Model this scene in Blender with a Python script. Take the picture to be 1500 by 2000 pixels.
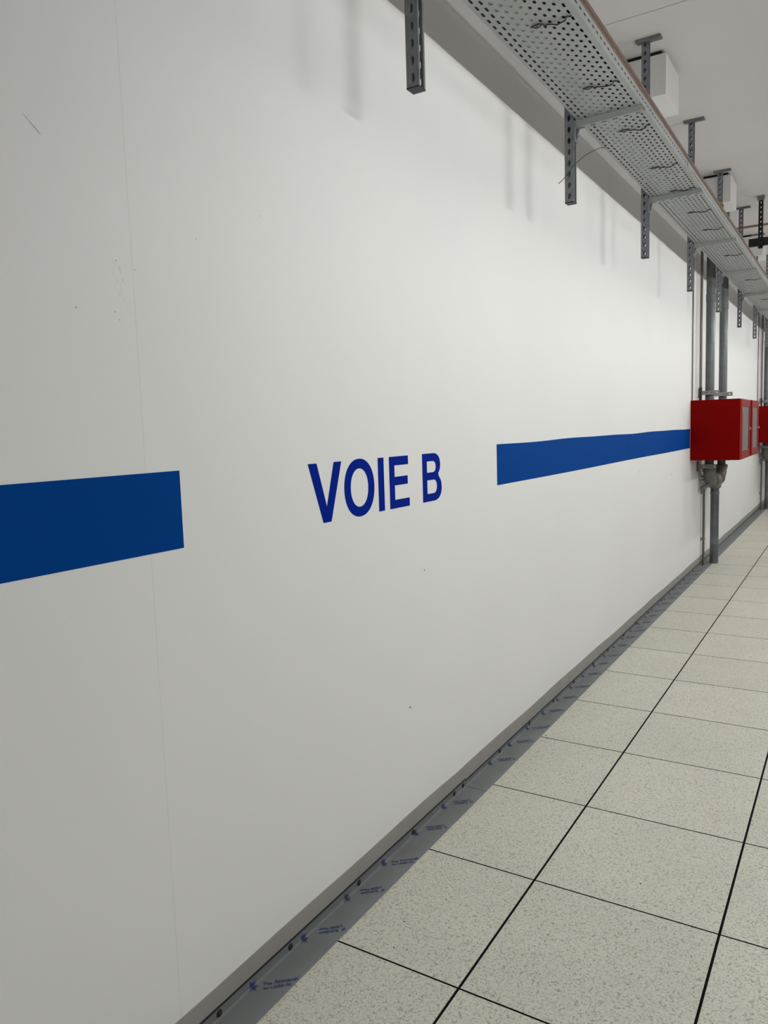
import bpy, bmesh, math, random
from mathutils import Matrix, Vector
random.seed(7)
for o in list(bpy.data.objects): bpy.data.objects.remove(o, do_unlink=True)
S = bpy.context.scene
C = S.collection
PI = math.pi

# ------------------------------------------------------------------ camera
YAW, PITCH, ROLL = 0.55618, -0.10602, -0.03246
F_PX, CAM = 1493.47, (1.4413, 0.0, 1.5827)
_f = Vector((-math.sin(YAW)*math.cos(PITCH), math.cos(YAW)*math.cos(PITCH), math.sin(PITCH)))
_r = Vector((math.cos(YAW), math.sin(YAW), 0)); _u = _r.cross(_f)
cr, sr = math.cos(ROLL), math.sin(ROLL)
R_, U_ = cr*_r + sr*_u, -sr*_r + cr*_u
cam_d = bpy.data.cameras.new('camera'); cam = bpy.data.objects.new('camera', cam_d); C.objects.link(cam)
cam_d.sensor_fit = 'HORIZONTAL'; cam_d.sensor_width = 36.0; cam_d.lens = 36.0*F_PX/1500.0
cam_d.clip_start = 0.02; cam_d.clip_end = 200
cam.matrix_world = Matrix(((R_.x, U_.x, -_f.x, CAM[0]), (R_.y, U_.y, -_f.y, CAM[1]), (R_.z, U_.z, -_f.z, CAM[2]), (0, 0, 0, 1)))
S.camera = cam

# ------------------------------------------------------------------ world, exposure, lamp strength
w = bpy.data.worlds.new('world'); S.world = w; w.use_nodes = True
w.node_tree.nodes['Background'].inputs[0].default_value = (0.8, 0.82, 0.85, 1)
w.node_tree.nodes['Background'].inputs[1].default_value = 0.05
S.view_settings.view_transform = 'Standard'; S.view_settings.look = 'None'
S.view_settings.exposure = -0.12; S.view_settings.gamma = 1.0; S.view_settings.use_curve_mapping = False
LAMP, FILL_LAMP = 176.0, 20.0       # emission of the luminaire diffusers: aisle row, added fill row across the hall
LAMP_X, LAMP_Z = 1.30, 2.665
FILL_ROW_X, FILL_ROW_Z = 3.0, 2.34   # unseen row of battens added across the hall to fill in light
LAMP_Y = [2.07 + 1.13*k for k in range(13)]

# room
RX, RY0, RY1, RZ = 3.6, -3.6, 18.0, 3.94

# ------------------------------------------------------------------ materials
def srgb(r, g, b):
    f = lambda c: (c/255/12.92 if c/255 <= .04045 else ((c/255+.055)/1.055)**2.4)
    return (f(r), f(g), f(b), 1)
def mat(name, col, rough=.6, metal=0., spec=.5, var=0., vscale=20., bump=0., bscale=200.):
    m = bpy.data.materials.new(name); m.use_nodes = True
    nt = m.node_tree; b = nt.nodes['Principled BSDF']
    b.inputs['Base Color'].default_value = col; b.inputs['Roughness'].default_value = rough
    b.inputs['Metallic'].default_value = metal; b.inputs['Specular IOR Level'].default_value = spec
    if var or bump:
        tc = nt.nodes.new('ShaderNodeTexCoord')
    if var:
        n = nt.nodes.new('ShaderNodeTexNoise'); n.inputs['Scale'].default_value = vscale; n.inputs['Detail'].default_value = 4
        nt.links.new(tc.outputs['Object'], n.inputs['Vector'])
        r = nt.nodes.new('ShaderNodeMapRange'); r.inputs['From Min'].default_value = .3; r.inputs['From Max'].default_value = .7
        r.inputs['To Min'].default_value = 1-var; r.inputs['To Max'].default_value = 1+var
        nt.links.new(n.outputs[0], r.inputs['Value'])
        x = nt.nodes.new('ShaderNodeMix'); x.data_type = 'RGBA'; x.blend_type = 'MULTIPLY'; x.inputs[0].default_value = 1
        x.inputs[6].default_value = col
        nt.links.new(r.outputs[0], x.inputs[7]); nt.links.new(x.outputs[2], b.inputs['Base Color'])
    if bump:
        n2 = nt.nodes.new('ShaderNodeTexNoise'); n2.inputs['Scale'].default_value = bscale; n2.inputs['Detail'].default_value = 3
        nt.links.new(tc.outputs['Object'], n2.inputs['Vector'])
        bp = nt.nodes.new('ShaderNodeBump'); bp.inputs['Strength'].default_value = bump; bp.inputs['Distance'].default_value = .002
        nt.links.new(n2.outputs[0], bp.inputs['Height']); nt.links.new(bp.outputs[0], b.inputs['Normal'])
    return m
def N(nt, t, **kw):
    n = nt.nodes.new(t)
    for k, v in kw.items(): setattr(n, k, v)
    return n
def math_(nt, op, a, b=None, clamp=False):
    n = nt.nodes.new('ShaderNodeMath'); n.operation = op; n.use_clamp = clamp
    for i, v in enumerate((a, b)):
        if v is None: continue
        if isinstance(v, (int, float)): n.inputs[i].default_value = v
        else: nt.links.new(v, n.inputs[i])
    return n.outputs[0]

M = {}
M['ceiling'] = mat('ceiling_paint', (.56, .535, .525, 1), .9, var=.025, vscale=1.2)
M['white_far'] = mat('white_wall_paint', (.45, .45, .44, 1), .8)
M['dark_far'] = mat('dark_grey_wall_paint', (.08, .08, .083, 1), .7)
M['band'] = mat('grey_skirting_paint', srgb(150, 149, 144), .7, var=.05, vscale=9)
M['sheet'] = mat('film_covered_steel', srgb(113, 116, 116), .62, .08, spec=.3, var=.07, vscale=7, bump=.03, bscale=25)
M['gap_shadow'] = mat('dark_gap_shadow', srgb(28, 32, 44), .5)  # dark line painting the gap shadow along the sheet's top edge
M['print'] = mat('blue_film_print', srgb(38, 56, 108), .5)
M['screw'] = mat('dull_screw', srgb(52, 50, 44), .5, .5)
M['blue'] = mat('blue_vinyl', srgb(0, 66, 142), .6, spec=.03, var=.04, vscale=1.5)
M['letter'] = mat('dark_blue_vinyl', srgb(0, 34, 140), .6, spec=.03)
M['galv'] = mat('galvanised_steel', srgb(116, 119, 121), .5, .35, var=.16, vscale=38, bump=.03)
M['tray'] = mat('galvanised_tray', srgb(146, 149, 147), .5, .25, var=.05, vscale=14)
M['cap'] = mat('black_plastic', srgb(22, 23, 27), .5)
M['tie'] = mat('black_tie_wire', srgb(12, 12, 13), .5)
M['cab_grey'] = mat('grey_cable_sheath', srgb(190, 192, 188), .7, spec=.2)
M['cab_black'] = mat('black_cable_sheath', srgb(20, 19, 18), .6)
M['cab_brown'] = mat('brown_cable_sheath', srgb(88, 68, 58), .6, var=.2, vscale=30)
M['cab_red'] = mat('dull_red_cable_sheath', srgb(92, 42, 40), .6)
M['yellow'] = mat('yellow_sheath', srgb(170, 140, 50), .6)
M['pipe'] = mat('weathered_galvanised_pipe', srgb(102, 106, 107), .42, .4, var=.16, vscale=11)
M['cast'] = mat('cast_iron_grey', srgb(120, 118, 113), .6, .3, var=.14, vscale=24)
M['thin'] = mat('dull_steel_tube', srgb(112, 104, 96), .45, .45, var=.1, vscale=12)
M['red'] = mat('red_cabinet_enamel', srgb(116, 0, 0), .4, spec=.05)
M['red_door_sheen'] = mat('red_enamel_painted_sheen', srgb(150, 22, 20), .28, spec=.5)  # body enamel lightened to paint in the grazing sheen on the doors
M['pane'] = mat('grey_safety_glass', srgb(132, 134, 132), .15, 0, .5)
M['chrome'] = mat('chrome', srgb(200, 200, 200), .2, .9)
M['boxw'] = mat('white_board', (.68, .67, .65, 1), .8, var=.02, vscale=3)
M['black'] = mat('black_rail', srgb(24, 26, 27), .45, .2)
M['sub'] = mat('black_joint', (.006, .006, .006, 1), .9)
M['lamp_body'] = mat('white_enamel', (.8, .8, .8, 1), .5)
M['speck'] = mat('grey_scuff', srgb(150, 152, 147), .8)
M['speck_dark'] = mat('dark_dirt', srgb(50, 46, 40), .9)
M['redpipe'] = mat('dull_red_paint', srgb(150, 118, 112), .6)

def lamp_mat(strength):
    m = bpy.data.materials.new('lit_diffuser'); m.use_nodes = True; nt = m.node_tree
    nt.nodes.remove(nt.nodes['Principled BSDF'])
    e = N(nt, 'ShaderNodeEmission'); e.inputs[0].default_value = (.99, .99, .975, 1); e.inputs[1].default_value = strength
    nt.links.new(e.outputs[0], nt.nodes['Material Output'].inputs[0]); return m
M['lamp'] = lamp_mat(LAMP); M['fill_lamp'] = lamp_mat(FILL_LAMP)

def wall_mat():
    m = bpy.data.materials.new('white_wall_panel_paint'); m.use_nodes = True; nt = m.node_tree; b = nt.nodes['Principled BSDF']
    b.inputs['Roughness'].default_value = .62; b.inputs['Specular IOR Level'].default_value = .35
    geo = N(nt, 'ShaderNodeNewGeometry'); sep = N(nt, 'ShaderNodeSeparateXYZ'); nt.links.new(geo.outputs['Position'], sep.inputs[0])
    n = N(nt, 'ShaderNodeTexNoise'); n.inputs['Scale'].default_value = 1.3; n.inputs['Detail'].default_value = 5
    nt.links.new(geo.outputs['Position'], n.inputs['Vector'])
    r = N(nt, 'ShaderNodeMapRange'); r.inputs['From Min'].default_value = .3; r.inputs['From Max'].default_value = .7
    r.inputs['To Min'].default_value = .985; r.inputs['To Max'].default_value = 1.01; nt.links.new(n.outputs[0], r.inputs['Value'])
    # a rubbed scuff beside the panel joint
    sp = N(nt, 'ShaderNodeTexNoise'); sp.inputs['Scale'].default_value = 95; sp.inputs['Detail'].default_value = 5; sp.inputs['Roughness'].default_value = .75
    mp = N(nt, 'ShaderNodeMapping'); mp.inputs['Scale'].default_value = (1, 1.6, .6)
    nt.links.new(geo.outputs['Position'], mp.inputs[0]); nt.links.new(mp.outputs[0], sp.inputs['Vector'])
    sp2 = N(nt, 'ShaderNodeTexNoise'); sp2.inputs['Scale'].default_value = 11; nt.links.new(geo.outputs['Position'], sp2.inputs['Vector'])
    dy = math_(nt, 'ABSOLUTE', math_(nt, 'SUBTRACT', sep.outputs[1], 1.222)); dz = math_(nt, 'ABSOLUTE', math_(nt, 'SUBTRACT', sep.outputs[2], 1.885))
    my = math_(nt, 'SUBTRACT', 1, math_(nt, 'DIVIDE', dy, .032), True); mz = math_(nt, 'SUBTRACT', 1, math_(nt, 'DIVIDE', dz, .19), True)
    k = math_(nt, 'MULTIPLY', math_(nt, 'POWER', my, .6), math_(nt, 'POWER', mz, .4))
    t = math_(nt, 'MULTIPLY', math_(nt, 'SUBTRACT', sp.outputs[0], .525, True), 9.0, True)
    t2 = math_(nt, 'MULTIPLY', math_(nt, 'SUBTRACT', sp2.outputs[0], .44, True), 12.0, True)
    k = math_(nt, 'MULTIPLY', math_(nt, 'MULTIPLY', k, t), t2)
    f = math_(nt, 'MULTIPLY', r.outputs[0], math_(nt, 'SUBTRACT', 1, math_(nt, 'MULTIPLY', k, .34)))
    x = N(nt, 'ShaderNodeMix', data_type='RGBA', blend_type='MULTIPLY'); x.inputs[0].default_value = 1; x.inputs[6].default_value = (.80, .805, .797, 1)
    nt.links.new(f, x.inputs[7]); nt.links.new(x.outputs[2], b.inputs['Base Color'])
    n3 = N(nt, 'ShaderNodeTexNoise'); n3.inputs['Scale'].default_value = 160; nt.links.new(geo.outputs['Position'], n3.inputs['Vector'])
    bp = N(nt, 'ShaderNodeBump'); bp.inputs['Strength'].default_value = .02; bp.inputs['Distance'].default_value = .002
    nt.links.new(n3.outputs[0], bp.inputs['Height']); nt.links.new(bp.outputs[0], b.inputs['Normal'])
    return m
M['wall'] = wall_mat()

def tile_mat():
    m = bpy.data.materials.new('speckled_floor_tile'); m.use_nodes = True; nt = m.node_tree; b = nt.nodes['Principled BSDF']
    b.inputs['Roughness'].default_value = .48; b.inputs['Specular IOR Level'].default_value = .4
    geo = N(nt, 'ShaderNodeNewGeometry'); oi = N(nt, 'ShaderNodeObjectInfo')
    def noise(s, d=2, dist=0.):
        n = N(nt, 'ShaderNodeTexNoise'); n.inputs['Scale'].default_value = s; n.inputs['Detail'].default_value = d
        n.inputs['Distortion'].default_value = dist; nt.links.new(geo.outputs['Position'], n.inputs['Vector']); return n.outputs[0]
    def squig(s, width, gate_s, gate):
        a = math_(nt, 'ABSOLUTE', math_(nt, 'SUBTRACT', noise(s, 1, .6), .5))
        ln = math_(nt, 'SUBTRACT', 1, math_(nt, 'DIVIDE', a, width), True)
        g = math_(nt, 'MULTIPLY', math_(nt, 'SUBTRACT', noise(gate_s, 1), gate, True), 9, True)
        return math_(nt, 'MULTIPLY', ln, g)
    s1 = squig(62, .055, 105, .42); s2 = squig(95, .06, 140, .45)
    dk = math_(nt, 'MAXIMUM', s1, math_(nt, 'MULTIPLY', s2, .8))
    mx = N(nt, 'ShaderNodeMix', data_type='RGBA'); nt.links.new(math_(nt, 'MULTIPLY', dk, .80), mx.inputs[0])
    mx.inputs[6].default_value = srgb(202, 200, 187); mx.inputs[7].default_value = srgb(118, 113, 98)
    # faint dirt
    d = N(nt, 'ShaderNodeMapRange'); d.inputs['From Min'].default_value = .35; d.inputs['From Max'].default_value = .75
    d.inputs['To Min'].default_value = 1.02; d.inputs['To Max'].default_value = .93; nt.links.new(noise(2.3, 6), d.inputs['Value'])
    rv = N(nt, 'ShaderNodeMapRange'); rv.inputs['To Min'].default_value = .975; rv.inputs['To Max'].default_value = 1.02; nt.links.new(oi.outputs['Random'], rv.inputs['Value'])
    x = N(nt, 'ShaderNodeMix', data_type='RGBA', blend_type='MULTIPLY'); x.inputs[0].default_value = 1
    nt.links.new(mx.outputs[2], x.inputs[6]); nt.links.new(math_(nt, 'MULTIPLY', d.outputs[0], rv.outputs[0]), x.inputs[7])
    nt.links.new(x.outputs[2], b.inputs['Base Color']); return m
M['tile'] = tile_mat()

# ------------------------------------------------------------------ mesh helpers
class MB:
    def __init__(s): s.v = []; s.f = []; s.mi = []
    def add(s, vs, fs, mi=0):
        n = len(s.v); s.v += [tuple(v) for v in vs]; s.f += [tuple(i+n for i in f) for f in fs]; s.mi += [mi]*len(fs); return s
    def box(s, x0, x1, y0, y1, z0, z1, side_mi=None):
        vs = [(x0,y0,z0),(x1,y0,z0),(x1,y1,z0),(x0,y1,z0),(x0,y0,z1),(x1,y0,z1),(x1,y1,z1),(x0,y1,z1)]
        fs = [(0,3,2,1),(0,1,5,4),(1,2,6,5),(2,3,7,6),(3,0,4,7)]
        s.add(vs, fs, side_mi or 0); s.f.append(tuple(len(s.v)-8+i for i in (4,5,6,7))); s.mi.append(0); return s
    def tube(s, path, r, n=10, caps=True):
        P = [Vector(p) for p in path]; rr = r if isinstance(r, (list, tuple)) else [r]*len(P)
        rings = []; prev = None
        for i, p in enumerate(P):
            t = (P[min(i+1, len(P)-1)] - P[max(i-1, 0)]).normalized()
            if prev is None:
                a = Vector((0,0,1)) if abs(t.z) < .9 else Vector((1,0,0)); e1 = (a - t*a.dot(t)).normalized()
            else: e1 = (prev - t*prev.dot(t)).normalized()
            prev = e1; e2 = t.cross(e1)
            rings.append([p + (e1*math.cos(2*PI*k/n) + e2*math.sin(2*PI*k/n))*rr[i] for k in range(n)])
        vs = [v for q in rings for v in q]; fs = []
        for i in range(len(P)-1):
            for k in range(n): fs.append((i*n+k, i*n+(k+1)%n, (i+1)*n+(k+1)%n, (i+1)*n+k))
        if caps: fs.append(tuple(range(n-1,-1,-1))); fs.append(tuple((len(P)-1)*n+k for k in range(n)))
        return s.add(vs, fs)
    def slotcell(s, o, ux, uy, W, H, sw, sh, c=.5):
        """rectangular cell W x H (axes ux, uy from corner o) with a chamfered slot sw x sh in its middle"""
        o, ux, uy = Vector(o), Vector(ux), Vector(uy)
        m = Vector((W/2, H/2)); k = c*min(sw, sh)/2
        inn = [(-sw/2+k,-sh/2),(sw/2-k,-sh/2),(sw/2,-sh/2+k),(sw/2,sh/2-k),(sw/2-k,sh/2),(-sw/2+k,sh/2),(-sw/2,sh/2-k),(-sw/2,-sh/2+k)]
        out = [(-sw/2+k,-H/2),(sw/2-k,-H/2),(W/2,-sh/2+k),(W/2,sh/2-k),(sw/2-k,H/2),(-sw/2+k,H/2),(-W/2,sh/2-k),(-W/2,-sh/2+k)]
        cor = [(W/2,-H/2),(W/2,H/2),(-W/2,H/2),(-W/2,-H/2)]
        vs = [o + ux*(p[0]+m.x) + uy*(p[1]+m.y) for p in inn+out+cor]
        fs = [(8,9,1,0),(10,11,3,2),(12,13,5,4),(14,15,7,6),(9,16,10,2,1),(11,17,12,4,3),(13,18,14,6,5),(15,19,8,0,7)]
        return s.add(vs, fs)
    def mesh(s, name, mats, smooth=False):
        me = bpy.data.meshes.new(name); me.from_pydata([tuple(v) for v in s.v], [], s.f); me.update()
        for mm in (mats if isinstance(mats, (list, tuple)) else [mats]): me.materials.append(M[mm])
        for p, i in zip(me.polygons, s.mi): p.material_index = i; p.use_smooth = smooth
        return me
    def build(s, name, mats, parent=None, smooth=False, bevel=0, solid=0):
        return obj(name, s.mesh(name, mats, smooth), parent, bevel, solid, smooth)
def obj(name, me, parent=None, bevel=0, solid=0, smooth=False, loc=None):
    o = bpy.data.objects.new(name, me); C.objects.link(o); o.parent = parent
    if loc: o.location = loc
    if solid:
        md = o.modifiers.new('thickness', 'SOLIDIFY'); md.thickness = solid; md.offset = 0
    if bevel:
        md = o.modifiers.new('bevel', 'BEVEL'); md.width = bevel; md.segments = 2; md.limit_method = 'ANGLE'
    return o
def tag(o, label=None, cat=None, group=None, kind=None):
    for k, v in (('label', label), ('category', cat), ('group', group), ('kind', kind)):
        if v: o[k] = v
    return o
def empty(name, loc=(0,0,0)):
    o = bpy.data.objects.new(name, None); o.empty_display_size = .1; C.objects.link(o); o.location = loc; return o
def smooth_angle(o, a=35):
    me = o.data
    for p in me.polygons: p.use_smooth = True
    bm = bmesh.new(); bm.from_mesh(me)
    for e in bm.edges:
        if len(e.link_faces) == 2 and e.calc_face_angle(0) > math.radians(a): e.smooth = False
    bm.to_mesh(me); bm.free(); return o
def copy_tree(o, loc, parent=None):
    c = o.copy(); C.objects.link(c); c.parent = parent
    if loc is not None: c.location = loc
    for ch in [x for x in bpy.data.objects if x.parent == o]: copy_tree(ch, None, c)
    return c
def shape2d(loops, depth):
    """filled 2-D outline (with holes) extruded, in local (a,b) -> world (depth, a, b)"""
    cu = bpy.data.curves.new('tmp', 'CURVE'); cu.dimensions = '2D'; cu.fill_mode = 'BOTH'; cu.extrude = depth/2
    for lp in loops:
        sp = cu.splines.new('POLY'); sp.points.add(len(lp)-1); sp.use_cyclic_u = True
        for p, q in zip(sp.points, lp): p.co = (q[0], q[1], 0, 1)
    t = bpy.data.objects.new('tmp', cu); C.objects.link(t)
    bpy.context.view_layer.update()
    me = bpy.data.meshes.new_from_object(t.evaluated_get(bpy.context.evaluated_depsgraph_get()))
    bpy.data.objects.remove(t); bpy.data.curves.remove(cu)
    me.transform(Matrix(((0,0,1,depth/2),(1,0,0,0),(0,1,0,0),(0,0,0,1)))); return me
def text_mesh(body, size, shear=0.):
    cu = bpy.data.curves.new('tmp', 'FONT'); cu.body = body; cu.size = size; cu.shear = shear; cu.extrude = 0.00008; cu.resolution_u = 3; cu.offset = size*.012
    t = bpy.data.objects.new('tmp', cu); C.objects.link(t); bpy.context.view_layer.update()
    me = bpy.data.meshes.new_from_object(t.evaluated_get(bpy.context.evaluated_depsgraph_get()))
    bpy.data.objects.remove(t); bpy.data.curves.remove(cu); return me

# ================================================================== THE SETTING
# floor: black joint bed with single raised-floor tiles
fl = MB().box(0, RX, RY0, RY1, -.06, -.02).build('floor', 'sub'); tag(fl, 'pale speckled raised-floor tiles with black joints', kind='structure')
TX = [.045, .519, 1.119, 1.719, 2.319, 2.919]; TY0 = 1.802
rows = [i for i in range(-9, 28)]
for c in range(len(TX)-1):
    x0 = TX[c] + (.004 if c else 0); x1 = TX[c+1] - .004
    me = MB().box(x0, x1, .0031, .6-.0031, -.02, 0, side_mi=1).mesh('tile', ['tile', 'sub'])
    for i in rows:
        if TY0 + .6*i + .6 > RY1: continue
        t = obj('tile', me, fl, loc=(0, TY0 + .6*i, 0))

nf = MB()
for c in range(9):
    x0 = 2.919 + .6*c
    for i in rows:
        if TY0 + .6*i + .6 > RY1 or x0 + .6 > RX: continue
        nf.box(x0+.0032, x0+.6-.0032, TY0+.6*i+.0019, TY0+.6*i+.6-.0019, -.02, 0, side_mi=1)
tag(nf.build('tile_field', ['tile', 'sub'], fl), kind='stuff')

def fleck(x, y, a, b):
    n = 7; vs = [(x+a*(1+.35*math.sin(k*2.3+x*7))*math.cos(2*PI*k/n), y+b*(1+.35*math.cos(k*3.1+y*5))*math.sin(2*PI*k/n), 0) for k in range(n)]
    MB().add(vs + [(x, y, .0016)], [(k, (k+1) % n, n) for k in range(n)]).build('dirt_fleck', 'speck_dark', fl)
for p in [(.845,2.555,.004,.003),(.234,1.985,.003,.0035),(.27,1.86,.003,.003),(.30,6.72,.006,.006),(.118,3.63,.006,.004),(.135,3.60,.002,.012),(.42,4.62,.005,.003),(.70,2.30,.0015,.0015)]: fleck(*p)

# left wall: backing plus panels with hairline joints
wl = MB().box(-.2, -.012, RY0, RY1, -.06, RZ).build('wall_left', 'wall'); tag(wl, 'white painted panel wall', kind='structure')
PJ = [RY0, 1.25, 9.0, RY1]
for a, b in zip(PJ[:-1], PJ[1:]):
    MB().box(-.012, 0, a+.0002, b-.0002, 0, RZ).build('wall_panel', 'wall', wl)
def chip(y, z, a, b, rot=0):
    n = 7; vs = []
    for k in range(n):
        t = 2*PI*k/n; r = 1+.3*math.sin(k*2.7+y*9)
        u, v = a*r*math.cos(t), b*r*math.sin(t); vs.append((u*math.cos(rot)-v*math.sin(rot), u*math.sin(rot)+v*math.cos(rot)))
    m = MB(); m.add([(.0004, y+p[0], z+p[1]) for p in vs] + [(0, y+p[0]*1.1, z+p[1]*1.1) for p in vs],
                    [tuple(range(n))] + [(k, k+n, (k+1)%n+n, (k+1)%n) for k in range(n)])
    m.build('paint_scuff', 'speck', wl)
for a in [(1.204,1.985,.0014,.0014),(1.257,1.972,.0013,.0013),(1.193,1.87,.0016,.0012),(1.204,1.853,.0013,.0013),(1.09,1.868,.0012,.0025),
          (1.46,2.08,.0012,.0012),(1.71,2.19,.0013,.0013),(2.606,1.03,.004,.0045),(2.46,.52,.006,.0035),(2.47,.516,.002,.006),(1.02,2.22,.0008,.022,.9),
          (7.3,1.10,.004,.012),(6.1,1.2,.003,.008)]: chip(*a)

ce = MB().box(-.2, RX+.2, RY0, RY1, RZ+.012, RZ+.2).build('ceiling', 'ceiling'); tag(ce, 'matt off-white ceiling', kind='structure')
for a, b in ((RY0, 4.845), (4.853, RY1)):
    MB().box(0, RX, a, b, RZ, RZ+.012).build('ceiling_panel', 'ceiling', ce)
tag(MB().box(RX, RX+.2, RY0, RY1, -.06, RZ).build('wall_right', 'dark_far'), 'dark grey unseen wall placed to cut bounced light', kind='structure')  # unseen wall, set near and dark to cut bounced light
tag(MB().box(-.2, RX+.2, RY0-.2, RY0, -.06, RZ+.2).build('wall_back', 'white_far'), 'white wall behind the camera', kind='structure')
tag(MB().box(-.2, RX+.2, RY1, RY1+.2, -.06, RZ+.2).build('wall_far', 'white_far'), 'white wall at the far end of the aisle', kind='structure')

# painted skirting band (uneven upper edge) + L-shaped steel sheets with printed film
bm_ = MB(); ys = [RY0 + .15*i for i in range(int((RY1-RY0)/.15)+1)]
def band_top(y): return .0985 + .0025*math.sin(y*3.1) + .002*math.sin(y*7.7+1) + (.004 if y > 2.93 else 0)
vs = []
for y in ys: vs += [(0, y, .02), (.0012, y, .02), (.0012, y, band_top(y)), (0, y, band_top(y))]
fs = []
for i in range(len(ys)-1):
    a, b = 4*i, 4*i+4; fs += [(a+1, b+1, b+2, a+2), (a+2, b+2, b+3, a+3)]
bm_.add(vs, fs); bb = bm_.build('baseboard_left', 'band'); tag(bb, 'grey skirting band with steel edge sheets along the white wall', kind='structure')

SHEET_X = .1016
def star_mesh():
    m = MB(); n = 13
    def put(u, v):      # u<0 climbs the upright leg
        return (.0034, v, .0075-u) if u < 0 else (.0034+u, v, max(.0042, .0075-u*.8))
    rnd = random.Random(3)
    for k in range(n):
        t = 2*PI*k/n + .2; L = .012 + .014*rnd.random(); wd = .0019
        d = (math.cos(t), math.sin(t)); e = (-d[1]*wd, d[0]*wd)
        pts = [(e[0], e[1]), (-e[0], -e[1])]; q = []
        m.add([put(*pts[0]), put(*pts[1]), put(d[0]*L*.55 - e[0]*.6, d[1]*L*.55 - e[1]*.6), put(d[0]*L, d[1]*L), put(d[0]*L*.55 + e[0]*.6, d[1]*L*.55 + e[1]*.6)], [(0,1,2,3,4)])
    return m.mesh('starburst_print', 'print')
STAR = star_mesh()
T_UP = [(text_mesh('The', .0165), 0, 0), (text_mesh('Novacel', .0205, .22), .0320, 0), (text_mesh('for LASER Fib', .0143), 0, -.0168)]
T_DN = [(text_mesh('el  Solution', .0185), 0, 0), (text_mesh('LASER Fiber', .0155), .006, -.0168)]
T_ANG = math.radians(43); T_C, T_S = math.cos(T_ANG), math.sin(T_ANG)
for q in T_UP + T_DN: q[0].materials.append(M['print'])
sheets = [(-3.07, -.07), (-.07, 2.925), (2.928, 5.93), (5.933, 8.93), (8.933, 11.93), (11.933, 14.93), (14.933, 17.9)]
print_ys = [1.513 + .2385*k for k in range(-4, 30)]
screw_ys = [1.069, 1.38, 1.689, 2.07, 2.454, 2.813, 2.90, 3.307, 3.703, 4.079, 4.45, 4.85, 5.2, 5.62, 6.0, 6.4, 6.9, 7.4, 7.9, 8.4]
for k, (a, b) in enumerate(sheets):
    m = MB(); dz = .0004*(k % 2); hl = .029 + .006*(k % 2)
    prof = [(.0018, hl), (.0022, .010), (.0040, .0045), (.010, .0028), (.055, .0022), (SHEET_X-.003, .0022), (SHEET_X, .0006)]
    nseg = 10; pv = []
    for i in range(nseg+1):
        y = a + (b-a)*i/nseg
        for (x, z) in prof: pv.append((x + (.0006*math.sin(y*2.3) if x > .09 else 0), y, z + dz + (.0007*math.sin(y*5+x*60) if .005 < x < .09 else 0)))
    np_ = len(prof); fs = [(i*np_+j, (i+1)*np_+j, (i+1)*np_+j+1, i*np_+j+1) for i in range(nseg) for j in range(np_-1)]
    m.add(pv, fs); sh = m.build('metal_sheet', 'sheet', bb, smooth=True)
    MB().box(0.0012, .0042, a, b, hl-.001, hl+.0032).build('gap_shadow_strip', 'gap_shadow', sh)
    for j, y in enumerate(print_ys):
        if not a+.02 < y < b-.05: continue
        st = obj('starburst_print', STAR, sh, loc=(0, y, dz))
        kk = round((y-1.513)/.2385)
        if kk % 3 == 0:
            for me, dx, dy in T_UP:
                o = obj('printed_text', me, sh, loc=(.0265+dx*T_C-dy*T_S, y+.020+dx*T_S+dy*T_C, .0032+dz+.0006)); o.rotation_euler = (0, 0, T_ANG)
        else:
            for me, dx, dy in T_DN:
                o = obj('printed_text', me, sh, loc=(.0885-dx*T_C+dy*T_S, y+.1095-dx*T_S-dy*T_C, .0032+dz+.0006)); o.rotation_euler = (0, 0, T_ANG+PI)
    for y in screw_ys:
        if a+.01 < y < b-.01:
            s_ = MB().tube([(.0018, y, .0175), (.0048, y, .0175), (.0066, y, .0175)], [.0105, .0095, .005], 10).build('screw', 'screw', sh)

# ================================================================== WALL GRAPHICS
def stripe(name, y0, y1, z0, z1, joints, label, wob):
    root = empty(name, (0, y0, z0)); ed = [y0] + joints + [y1]
    for i, (a, b) in enumerate(zip(ed[:-1], ed[1:])):
        n = 24; vs = []; th = .0009 + .0004*(i % 2); b2 = b + (.012 if i < len(ed)-2 else 0)
        for k in range(n+1):
            y = a + (b2-a)*k/n
            t = z1 + wob*math.sin(y*2.9+.5) + wob*.6*math.sin(y*6.1); bt = z0 + wob*.6*math.sin(y*2.2+1)
            vs += [(0, y-y0, bt-z0), (th, y-y0, bt-z0), (th, y-y0, t-z0), (0, y-y0, t-z0)]
        fs = []
        for k in range(n):
            p, q = 4*k, 4*k+4; fs += [(p+1,q+1,q+2,p+2),(p+2,q+2,q+3,p+3),(p,q,q+1,p+1)]
        fs += [(0,1,2,3), (4*n+3,4*n+2,4*n+1,4*n)]
        MB().add(vs, fs).build('vinyl_strip', 'blue', root)
    return tag(root, label, 'wall stripe', 'blue wall stripes')
stripe('wall_stripe', -3.4, 1.356, 1.305, 1.500, [], 'wide blue stripe running off the left edge of the white wall', 0.)
stripe('wall_stripe', 3.336, 8.19, 1.308, 1.502, [5.735], 'blue wall stripe between the lettering and the first red cabinet', .0022)

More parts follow.
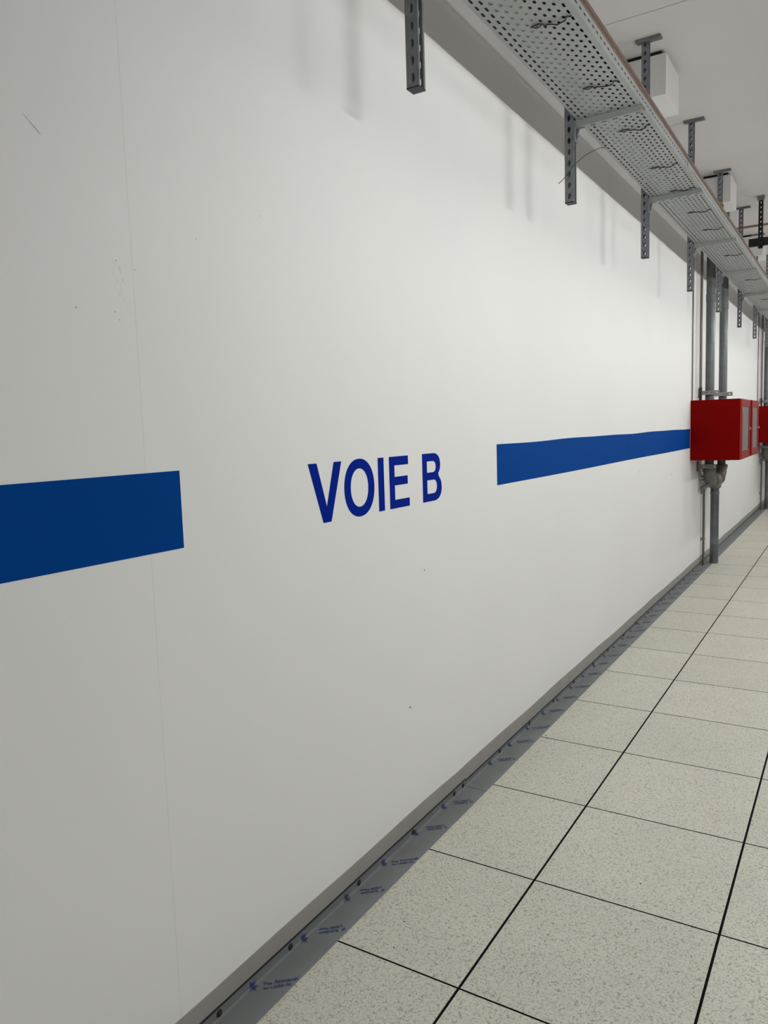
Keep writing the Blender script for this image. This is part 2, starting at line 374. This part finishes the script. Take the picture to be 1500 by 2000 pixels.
L = empty('wall_lettering', (0, 1.88, 1.296)); tag(L, 'dark blue VOIE B lettering on the white wall', 'lettering')
def arc(cy, cz, ry, rz, a0, a1, n=14, e=2.0):
    out = []
    for k in range(n+1):
        t = a0 + (a1-a0)*k/n; c, s = math.cos(t), math.sin(t)
        out.append((cy + ry*math.copysign(abs(c)**(2/e), c), cz + rz*math.copysign(abs(s)**(2/e), s)))
    return out
ZB, ZT = 1.2972, 1.4872
letters = [
    [[(1.882,ZT),(1.9265,ZT),(1.9735,1.346),(2.0195,ZT),(2.062,ZT),(1.995,ZB-.001),(1.952,ZB-.001)]],
    [arc(2.1668,1.3922,.0922,.0985,0,2*PI,44,2.15)[:-1], arc(2.1662,1.3925,.0545,.0655,0,2*PI,36,2.1)[:-1]],
    [[(2.2868,ZT),(2.325,ZT),(2.325,ZB),(2.2868,ZB)]],
    [[(2.363,ZT),(2.500,ZT),(2.500,1.4548),(2.399,1.4548),(2.399,1.4127),(2.494,1.4127),(2.494,1.3815),(2.399,1.3815),(2.399,1.3283),(2.505,1.3283),(2.505,ZB),(2.363,ZB)]],
    [[(2.611,ZB),(2.611,ZT)] + arc(2.702,1.4415,.0585,.0457,PI/2,-PI*.28,12,2.2) + arc(2.704,1.3495,.0655,.0523,PI*.27,-PI/2,14,2.2),
     [(2.6475,1.4118),(2.6475,1.4562)] + arc(2.698,1.434,.0245,.0222,PI/2,-PI/2,10,2.2),
     [(2.6475,1.3278),(2.6475,1.3818)] + arc(2.702,1.3548,.0275,.027,PI/2,-PI/2,10,2.2)]]
for lp in letters:
    me = shape2d([[(p[0]-1.88, p[1]-1.296) for p in q] for q in lp], .0010); me.materials.append(M['letter'])
    obj('letter', me, L)

# ================================================================== LAMPS over the aisle
def luminaire(x, y, h, wd, label, grp, lm='lamp', z=LAMP_Z):
    r = empty('batten_luminaire', (x, y, z))
    MB().box(-wd*.8, wd*.8, -h-.012, h+.012, .024, .05).build('housing', 'lamp_body', r)
    zl = .004 if lm == 'lamp' else -.034
    MB().add([(-wd,-h,.024),(-wd,h,.024),(-wd,-h,zl),(-wd,h,zl),(wd,-h,zl),(wd,h,zl),(wd,-h,.024),(wd,h,.024)],
             [(0,1,3,2),(2,3,5,4),(4,5,7,6)]).build('diffuser', lm, r)      # an open trough: two sides and the underside
    for s in (-1, 1):
        MB().box(-wd-.005, wd+.005, s*(h+.006)-.006, s*(h+.006)+.006, (.001 if lm == 'lamp' else -.037), .024).build('end_cap', 'lamp_body', r)
        MB().tube([(0, s*h*.7, .05), (0, s*h*.7, RZ-z)], .004, 8).build('suspension_rod', 'galv', r)
    return tag(r, label, 'lamp', grp)
for y in LAMP_Y: luminaire(LAMP_X, y, .21, .0135, 'short white batten luminaire hung above the aisle, beyond the picture edge', 'luminaires above the aisle')
for k in range(10): luminaire(FILL_ROW_X, -2.4 + 1.9*k, .75, .066, 'long white batten added across the hall as unseen fill light', 'added fill lights across the hall', 'fill_lamp', FILL_ROW_Z)

# ================================================================== CABLE TRAY
TX0, TX1, TZ = .287, .581, 2.988
tray = empty('cable_tray', (TX0, -1.2, TZ)); tag(tray, 'long perforated galvanised cable tray hung along the wall under the ceiling', 'cable tray')
SEC = 3.0
def tray_mesh():
    m = MB(); P = .05; n = int(SEC/P); c0 = .305-.0125-TX0      # plain margin beside the first column
    m.add([(0,0,0),(c0,0,0),(c0,SEC,0),(0,SEC,0)], [(0,1,2,3)])
    x1 = c0 + 11*.025
    m.add([(x1,0,0),(TX1-TX0,0,0),(TX1-TX0,SEC,0),(x1,SEC,0)], [(0,1,2,3)])
    for c in range(11):
        off = 0 if c % 2 == 0 else .025
        for r in range(n):
            if off and r == n-1: continue
            sw, sh = (.0090, .028) if c in (0, 1, 10) else (.0108, .020)
            m.slotcell((c0+.025*c, off + P*r, 0), (1,0,0), (0,1,0), .025, P, sw, sh, .55)
        if off:
            for a, b in ((0, .025), (SEC-.025, SEC)): m.add([(c0+.025*c,a,0),(c0+.025*c+.025,a,0),(c0+.025*c+.025,b,0),(c0+.025*c,b,0)], [(0,1,2,3)])
    # side flanges with one row of slots, and small lips
    for x, sgn in ((0, 1), (TX1-TX0, -1)):
        m.add([(x,0,0),(x,SEC,0),(x,SEC,.012),(x,0,.012)], [(0,1,2,3)])
        for r in range(n): m.slotcell((x, P*r, .012), (0,1,0), (0,0,1), P, .026, .026, .008, .6)
        m.add([(x,0,.038),(x,SEC,.038),(x,SEC,.046),(x,0,.046)], [(0,1,2,3)])
        m.add([(x,0,.046),(x,SEC,.046),(x+sgn*.007,SEC,.046),(x+sgn*.007,0,.046)], [(0,1,2,3)])
    return m.mesh('tray_section', 'tray')
TM = tray_mesh()
for k in range(6): obj('tray_section', TM, tray, solid=.0012, loc=(0, SEC*k+.0005*k, 0))
# joint couplers outside the flange
for k in range(1, 6):
    MB().box(TX1-TX0+.0012, TX1-TX0+.0032, SEC*k-.07, SEC*k+.07, .008, .042).build('joint_plate', 'tray', tray)

def cable(x, z, r, mt, label, group, amp=.002, ph=0.):
    pts = [(x + amp*math.sin(1.7*y+ph) , y, z + (amp*.35*math.sin(2.9*y+ph*2))) for y in [-1.1 + .3*i for i in range(62)]]
    o = smooth_angle(MB().tube([(p[0]-x, p[1]+1.1, p[2]-z) for p in pts], r, 8).build('cable', mt)); o.location = (x, -1.1, z)
    return tag(o, label, 'cable', group)
zb = TZ + .0012
for i, x in enumerate((.3545, .378, .4015, .425)):
    cable(x, zb+.0113, .0108, 'cab_grey', 'pale grey cable lying flat along the middle of the tray', 'grey cables in the tray', .0007, i)
for i, x in enumerate((.303, .329)): cable(x, zb+.0125, .0118, 'cab_black', 'black cable along the wall side of the tray', 'black cables at the tray wall side', .0008, i)
for i, x in enumerate((.4525,)): cable(x, zb+.0122, .0115, 'cab_red', 'dull red cable next to the grey cables in the tray', None, .0008, i)
for i, x in enumerate((.480, .506, .532, .558)): cable(x, zb+.0125, .0118, 'cab_black', 'black cable along the aisle side of the tray', 'black cables at the tray aisle side', .0008, i)
cable(.493, zb+.037, .0115, 'cab_brown', 'brown cable in the second layer of the tray', 'brown cables inside the tray', .0008, .4)
cable(.520, zb+.037, .0115, 'cab_brown', 'brown cable in the second layer of the tray', 'brown cables inside the tray', .0008, .9)
cable(.5565, zb+.039, .0125, 'cab_brown', 'brown cable showing along the outer edge of the tray', None, .001, 1.2)
cable(.5610, zb+.067, .0138, 'cab_brown', 'brown cable just above the tray flange, below the uppermost one', None, .0015, 2.0)
cable(.5610, zb+.0950, .0115, 'cab_brown', 'uppermost brown cable piled along the tray edge', None, .0016, 2.2)
cable(.5325, zb+.064, .012, 'cab_red', 'dull red cable piled behind the brown ones above the tray edge', None, .002, 2.6)

# tie wires looped under the tray
def tie(y, label, seed):
    r = random.Random(seed); z = TZ - .0045
    p = [(.4130,y,TZ-.001),(.418,y-.006,z),(.430,y-.014,z-.001),(.444,y-.013,z),(.455,y-.004,z),(.460,y+.010,z),(.472,y+.006,z-.001),(.486,y+.012,z-.002),
         (.500,y+.012+.01*r.random(),z-.004),(.516,y+.016,z-.004),(.532,y+.018*r.random(),z-.002),(.543,y-.004,z),(.553,y-.006+.02*r.random(),z),(.5565,y+.004,TZ-.001)]
    q = []
    for i in range(len(p)-1):                    # Catmull-Rom
        P0, P1, P2, P3 = [Vector(p[max(0, min(len(p)-1, i+d))]) for d in (-1,0,1,2)]
        for t in (0, .25, .5, .75): q.append(.5*((2*P1)+(P2-P0)*t+(2*P0-5*P1+4*P2-P3)*t*t+(-P0+3*P1-3*P2+P3)*t**3))
    q.append(Vector(p[-1]))
    # back loop
    o = MB().tube([(a.x-.41, a.y-y, a.z-TZ) for a in q], .0026, 6)
    o.tube([(.418-.41,-.002,-.003),(.428-.41,.010,-.0045),(.440-.41,.009,-.0045),(.452-.41,-.002,-.0045)], .0018, 6)
    o = o.build('cable_tie', 'tie', smooth=True); o.location = (.41, y, TZ)
    return tag(o, label, 'cable tie', 'tie wires under the tray')
tys = [(2.748,'nearest black tie wire looped under the cable tray'),(3.352,'black tie wire under the tray just before the first full bracket arm'),
       (3.925,'black tie wire under the tray just past the first full bracket arm'),(4.583,'black tie wire midway between the first two full bracket arms'),
       (5.10,'black tie wire tucked against the second full bracket arm'),(5.69,'black tie wire just past the second full bracket arm'),
       (6.265,'black tie wire shortly before the third full bracket arm'),(7.35,'black tie wire between the third and fourth full bracket arms'),
       (8.75,'small black tie wire past the fourth full bracket arm'),(10.3,'tiny black tie wire under the far tray')]
for i, (y, lb) in enumerate(tys): tie(y, lb, i)
def curve_pts(p, n=6):
    q = []
    for i in range(len(p)-1):
        P0, P1, P2, P3 = [Vector(p[max(0, min(len(p)-1, i+d))]) for d in (-1,0,1,2)]
        for j in range(n):
            t = j/n; q.append(.5*((2*P1)+(P2-P0)*t+(2*P0-5*P1+4*P2-P3)*t*t+(-P0+3*P1-3*P2+P3)*t**3))
    return q + [Vector(p[-1])]
hw = MB().tube(curve_pts([(.300,4.10,2.984),(.290,4.07,2.978),(.282,4.05,2.972),(.281,3.84,2.885),(.281,3.655,2.789),(.281,3.505,2.692),(.281,3.421,2.645)]), .0017, 6).build('loose_tie_end', 'tie', smooth=True)
tag(hw, 'long loose black tie end dangling from the tray behind a hanger', 'cable tie')
wr = MB().tube([(.572+.016*math.cos(t), 6.02+.004*math.sin(3*t), TZ+.085+.022*math.sin(t)) for t in [2*PI*k/14 for k in range(15)]], .005, 6, False).build('yellow_wrap', 'yellow', smooth=True)
tag(wr, 'small yellow wrap around the brown cables on the tray edge', 'cable tie')

# ================================================================== HANGERS
PW = .041; PZ0 = 2.6225
def slotted_channel(m, x, y, z0, ncell, top, wd=PW):
    """C channel open to +x: two slotted cheeks (-y, +y), slotted back (-x), two lips"""
    for k in range(ncell):
        z = z0 + .05*k
        m.slotcell((x, y, z), (1,0,0), (0,0,1), wd, .05, .0145, .029, .9)
        m.slotcell((x, y+wd, z), (1,0,0), (0,0,1), wd, .05, .0145, .029, .9)
        m.slotcell((x, y, z), (0,1,0), (0,0,1), wd, .05, .0145, .029, .9)
    zt = z0 + .05*ncell
    for (a, b) in (((x,y),(x+wd,y)), ((x,y+wd),(x+wd,y+wd)), ((x,y),(x,y+wd))):
        m.add([(a[0],a[1],zt),(b[0],b[1],zt),(b[0],b[1],top),(a[0],a[1],top)], [(0,1,2,3)])
    for yy, s in ((y, 1), (y+wd, -1)):
        m.add([(x+wd,yy,z0),(x+wd,yy+s*.0095,z0),(x+wd,yy+s*.0095,top),(x+wd,yy,top)], [(0,1,2,3)])
        m.add([(x+wd,yy+s*.0095,z0),(x+wd-.007,yy+s*.0095,z0),(x+wd-.007,yy+s*.0095,top),(x+wd,yy+s*.0095,top)], [(0,1,2,3)])
    return m
def arm_mesh():
    m = MB(); x0, x1 = .049, .355; zt = TZ - .0018 - PZ0; h = .030; n = 6; cw = (x1-x0)/n
    # slopes gently: sides, slotted bottom, lips
    for y in (.004, .041):
        m.add([(x0,y,zt-h),(x1,y,zt-h+.008),(x1,y,zt),(x0,y,zt)], [(0,1,2,3)])
    sl = .008/(x1-x0)
    ux = Vector((1,0,sl)).normalized()
    for k in range(n): m.slotcell((x0+cw*k, .004, zt-h+sl*cw*k), ux, (0,1,0), cw, .037, .030, .011, .9)
    for y, s in ((.004, 1), (.041, -1)): m.add([(x0,y,zt),(x1,y,zt),(x1,y+s*.009,zt),(x0,y+s*.009,zt)], [(0,1,2,3)])
    return m.mesh('bracket_arm', 'tray')
CH = slotted_channel(MB(), 0, 0, .004, 26, RZ-.010-PZ0).mesh('slotted_post', 'galv')
ARM = arm_mesh()
CAP = MB().box(-.0012, PW+.0012, -.0012, PW+.0012, 0, .0045).mesh('end_cap', 'cap')
pl = MB().box(-.036, .114, -.012, .053, RZ-.010-PZ0, RZ-PZ0); pl.box(-.036, .114, -.012, -.008, RZ-.024-PZ0, RZ-.010-PZ0)
PLATE = pl.mesh('ceiling_plate', 'galv')
HEAD = MB().box(.0425, .0490, -.008, .049, TZ-PZ0-.095, TZ-PZ0-.004).mesh('head_plate', 'galv')
BOLT = MB().tube([(.049, .0205, TZ-PZ0-.066), (.057, .0205, TZ-PZ0-.066)], .0085, 6).mesh('bolt', 'galv')
BRK = MB().add([(.049,.018,TZ-PZ0-.085),(.066,.018,TZ-PZ0-.034),(.049,.018,TZ-PZ0-.036),(.049,.023,TZ-PZ0-.085),(.066,.023,TZ-PZ0-.034),(.049,.023,TZ-PZ0-.036)],
               [(0,1,2),(5,4,3),(0,3,4,1),(1,4,5,2)]).mesh('gusset', 'galv')
posts = [.663, 2.163, 3.662, 5.151, 6.690, 8.165, 9.700, 11.2, 12.7, 14.2, 15.7]
names = ['galvanised tray hanger above the camera, out of the picture', 'leftmost slotted hanger with black foot cap, nearest in the picture', 'slotted hanger with a bracket arm beside the dangling tie end',
 'third slotted hanger from the left, its ceiling plate before the near white ceiling box', 'fourth slotted hanger from the left, just before the grey pipes',
 'fifth slotted hanger from the left, in front of the near pair of grey pipes', 'sixth slotted hanger from the left, just past the near grey pipes', 'seventh slotted hanger from the left, small, above the gap between cabinets',
 'eighth small far hanger under the cable tray', 'ninth tiny far hanger beside the distant pipes', 'farthest hanger of the cable tray, past the distant cabinets']
for y, lb in zip(posts, names):
    h = empty('strut_hanger', (.23, y, PZ0))
    obj('slotted_post', CH, h, solid=.0024); obj('end_cap', CAP, h); obj('ceiling_plate', PLATE, h)
    obj('head_plate', HEAD, h); obj('bracket_arm', ARM, h, solid=.0022); obj('bolt', BOLT, h); obj('gusset', BRK, h)
    tag(h, lb, 'hanger', 'hangers of the cable tray')

# ================================================================== CEILING BOXES
for y, lb in ((5.36, 'nearest white box under the ceiling, behind the third hanger'), (8.27, 'second white box under the ceiling, behind the fifth hanger'),
              (11.18, 'far white box under the ceiling beyond the black beam')):
    r = empty('ceiling_box', (0, y, 3.665))
    MB().box(.0005, .333, 0, .405, 0, .252).build('box_casing', 'boxw', r, bevel=.003)
    MB().box(.0005, .300, .012, .39, .252, RZ-3.665).build('gap_shade_block', 'sub', r)  # black block stands in for the shade in the gap above the casing
    tag(r, lb, 'ceiling box', 'white boxes under the ceiling')

# ================================================================== CROSS BEAM (black) and its hangers
ld = empty('cross_beam', (.368, 9.39, 3.432)); tag(ld, 'black channel beam crossing the aisle below the ceiling', 'beam')
MB().box(0, 2.2, 0, .004, 0, .083).build('web', 'black', ld)
for zz in (0, .079): MB().box(0, 2.2, .004, .03, zz, zz+.004).build('flange', 'black', ld)
def ladder_hanger(x, y, label):
    h = empty('beam_hanger', (x, y, 3.40)); n = 10
    slotted_channel(MB(), 0, 0, 0, n, RZ-.012-3.40).build('slotted_post', 'black', h, solid=.0024)
    m = MB().box(-.014, .055, -.02, .06, RZ-.012-3.40, RZ-3.40); m.box(-.014, .055, -.02, -.014, RZ-.05-3.40, RZ-.012-3.40); m.build('ceiling_plate', 'galv', h)
    MB().box(-.006, .047, .041, .0435, .02, .125).build('clip_plate', 'black', h)
    return tag(h, label, 'hanger')
ladder_hanger(.467, 9.344, 'dark slotted hanger holding the black crossing beam')
ladder_hanger(2.1, 9.344, 'dark slotted hanger at the far end of the black beam, beyond the picture edge')
cp = MB().tube([(0,0,0),(2.4,0,0)], .012, 10).build('ceiling_pipe', 'redpipe', smooth=True); cp.location = (.01, 10.68, RZ-.0125); tag(cp, 'thin pinkish pipe running across the ceiling', 'pipe')

# ================================================================== RISERS, MANIFOLDS, CABINETS (two groups along the wall)
def ring(m, cx, cy, z0, z1, r, n=20): return m.tube([(cx, cy, z0), (cx, cy, z0+.004), (cx, cy, z1-.004), (cx, cy, z1)], [r-.003, r, r, r-.003], n)
def elbow(m, x, y0, z0, y1, z1, r, n=18):
    """quarter bend in the y-z plane from (y0, z0) vertical to (y1, z1) horizontal"""
    pts = []
    for k in range(9):
        t = PI/2*k/8; pts.append((x, y0 + (y1-y0)*(1-math.cos(t)), z0 + (z1-z0)*math.sin(t)))
    return m.tube(pts, r, n)
CZ0, CZ1 = 1.183, 1.782
def bracket(x1, y, z, label, group):
    r = empty('wall_bracket', (0, y, z)); n = 4; m = MB(); W = x1/n
    for k in range(n): m.slotcell((W*k, 0, 0), (1,0,0), (0,0,1), W, .041, .018, .009, .9)
    m.add([(0,0,.041),(x1,0,.041),(x1,.030,.041),(0,.030,.041)], [(0,1,2,3)]); m.add([(0,0,0),(x1,0,0),(x1,.030,0),(0,.030,0)], [(0,1,2,3)])
    m.build('strut_arm', 'tray', r, solid=.0024)
    MB().box(.0005, .006, -.03, .06, -.03, .07).build('wall_plate', 'galv', r)
    return tag(r, label, 'bracket', group)
def cabinet(y0, y1, label, grp):
    D = .452; r = empty('hose_cabinet', (0, y0, CZ0)); H = CZ1-CZ0; Wd = y1-y0; t = .003
    b = MB(); b.box(.001, D, 0, t, 0, H); b.box(.001, D, Wd-t, Wd, 0, H); b.box(.001, D, t, Wd-t, 0, t); b.box(.001, D, t, Wd-t, H-t, H); b.box(.001, .004, t, Wd-t, t, H-t)
    b.build('body', 'red', r)
    d = MB(); a, c = .085, .055       # door frame around the pane
    d.box(D+.001, D+.02, .004, a, .004, H-.004); d.box(D+.001, D+.02, Wd-c, Wd-.004, .004, H-.004)
    d.box(D+.001, D+.02, a, Wd-c, .004, .085); d.box(D+.001, D+.02, a, Wd-c, H-.075, H-.004)
    dr = d.build('door', 'red_door_sheen', r, bevel=.002)
    MB().box(D+.006, D+.012, a-.004, Wd-c+.004, .081, H-.071).build('window_pane', 'pane', dr)
    MB().tube([(D+.02, Wd-.03, H*.5), (D+.032, Wd-.03, H*.5)], .012, 12).build('lock', 'chrome', dr)
    MB().box(D+.0125, D+.0145, a+.02, a+.06, H-.13, H-.09).build('pane_label', 'boxw', dr)
    hs = MB(); hs.box(D-.06, D-.03, a+.05, a+.16, .09, .17); hs.build('inner_fitting', 'black', r)
    return tag(r, label, 'cabinet', grp)
def group(dy, near):
    nm = 'near' if near else 'distant'
    def riser(x, y, label, z1=RZ-.002):
        r = empty('riser_pipe', (x, y, CZ1+.001)); H = z1-CZ1-.001
        smooth_angle(MB().tube([(0,0,0),(0,0,H)], .0445, 24).build('pipe_body', 'pipe', r))
        smooth_angle(ring(MB(), 0, 0, 1.02, 1.10, .0485).build('grooved_coupling', 'pipe', r))
        smooth_angle(MB().tube([(.0445*math.cos(t), .0445*math.sin(t)*1.0, .082) for t in [2*PI*k/24 for k in range(25)]], .0035, 6, False).build('clamp_band', 'galv', r))
        return tag(r, label, 'pipe', 'grey riser pipes')
    riser(.098, 8.725+dy, 'left one of the %s pair of large grey riser pipes' % nm)
    riser(.122, 9.46+dy, 'right one of the %s pair of large grey riser pipes' % nm)
    t = empty('thin_riser', (.045, 8.50+dy, CZ1+.001)); zt = (3.664 if near else RZ-.002)
    smooth_angle(MB().tube([(0,0,.09),(0,0,zt-CZ1-.001)], .0125, 12).build('tube', 'thin', t))
    smooth_angle(MB().tube([(0,0,0),(0,0,.1),(0,0,.135)], [.0135,.0135,.016], 12).build('black_connector', 'cap', t)); tag(t, 'thin grey tube left of the %s riser pipes' % nm, 'pipe')
    c = smooth_angle(MB().tube([(0,0,0),(0,0,RZ-CZ1-.004)], .0065, 8).build('conduit', 'thin')); c.location = (.009, 8.245+dy, CZ1+.001); tag(c, 'very thin conduit on the wall above the %s red cabinets' % nm, 'conduit')
    bracket(.205, 8.640+dy, 1.846, 'upper wall bracket of the left %s riser pipe' % nm, 'pipe brackets')
    bracket(.235, 9.375+dy, 1.846, 'upper wall bracket of the right %s riser pipe' % nm, 'pipe brackets')
    bracket(.190, 8.600+dy, 1.078, 'lower wall bracket of the left %s pipe under the cabinet' % nm, 'pipe brackets')
    bracket(.215, 9.375+dy, 1.125, 'lower wall bracket of the right %s pipe under the cabinet' % nm, 'pipe brackets')
    # manifold below the cabinets
    m = empty('valve_manifold', (.11, 9.07+dy, .0)); X = 0; zc = .93
    smooth_angle(MB().tube([(X,0,.002),(X,0,.86)], .0445, 24).build('down_pipe', 'pipe', m))
    smooth_angle(ring(MB(), X, 0, .21, .30, .0455).build('label_sleeve', 'galv', m))
    smooth_angle(ring(MB(), X, 0, .765, .800, .0475).build('clamp_band', 'galv', m))
    b = MB().tube([(X,-.18,zc),(X,-.12,zc-.01),(X,0,zc-.01),(X,.10,zc),(X,.16,zc)], [.066,.080,.080,.068,.058], 22)
    b.tube([(X,0,zc-.02),(X,0,.85),(X,0,.835)], [.066,.064,.052], 22)
    smooth_angle(b.build('tee_casting', 'cast', m), 40)
    smooth_angle(elbow(MB(), X-.006, -.345, 1.045, -.18, zc, .062).build('elbow', 'cast', m), 40)
    e2 = elbow(MB(), X+.008, .39, 1.045, .16, zc, .060); smooth_angle(e2.build('elbow', 'cast', m), 40)
    for y0 in (.155, .215): 
        rr = MB(); rr.tube([(X,y0,zc),(X,y0+.004,zc),(X,y0+.026,zc),(X,y0+.03,zc)], [.066,.072,.072,.066], 22); smooth_angle(rr.build('coupling_ring', 'cast', m), 40)
    smooth_angle(ring(MB(), X-.006, -.345, 1.035, 1.075, .068).build('coupling_ring', 'cast', m), 40)
    smooth_angle(ring(MB(), X+.008, .39, 1.035, 1.075, .067).build('coupling_ring', 'cast', m), 40)
    smooth_angle(MB().tube([(X-.006,-.345,1.06),(X-.006,-.345,CZ0-.001)], .0445, 22).build('pipe_stub', 'pipe', m))
    smooth_angle(MB().tube([(X+.008,.39,1.06),(X+.008,.39,CZ0-.001)], .0445, 22).build('pipe_stub', 'pipe', m))
    # small drain valve on the wall side
    dv = MB().tube([(-.012,-.30,.90),(-.055,-.33,.875),(-.075,-.36,.86)], [.022,.020,.024], 12); dv.tube([(-.075,-.36,.87),(-.075,-.36,.80)], [.020,.014], 10)
    dv.tube([(-.05,-.34,.985),(-.075,-.37,.985)], [.012,.016], 10); smooth_angle(dv.build('drain_valve', 'cast', m), 40)
    hv = MB().box(-.085, -.06, -.375, -.25, .945, .955); hv.build('valve_handle', 'thin', m)
    tag(m, 'grey cast pipe manifold with down pipe below the %s red cabinets' % nm, 'manifold')
    d = empty('drain_tube', (.030, 8.865+dy, .004))
    smooth_angle(MB().tube([(0,0,0),(0,0,.84)], .0125, 12).build('tube', 'thin', d))
    k = MB().box(-.026, .002, -.016, -.0125, .275, .305); k.tube([(0,0,.28),(0,0,.30)], .0155, 12); k.build('wall_clip', 'galv', d)
    tag(d, 'thin vertical drain tube at the wall under the %s manifold' % nm, 'pipe')
    cabinet(8.205+dy, 8.880+dy, 'first red glazed cabinet from the left, at the end of the blue stripe' if near else 'distant red cabinet cut by the right edge of the picture', 'red glazed cabinets')
    cabinet(9.050+dy, 9.680+dy, 'second red glazed cabinet from the left, only its door showing' if near else 'last distant red cabinet, beyond the picture edge', 'red glazed cabinets')
group(0, True)
group(5.82, False)
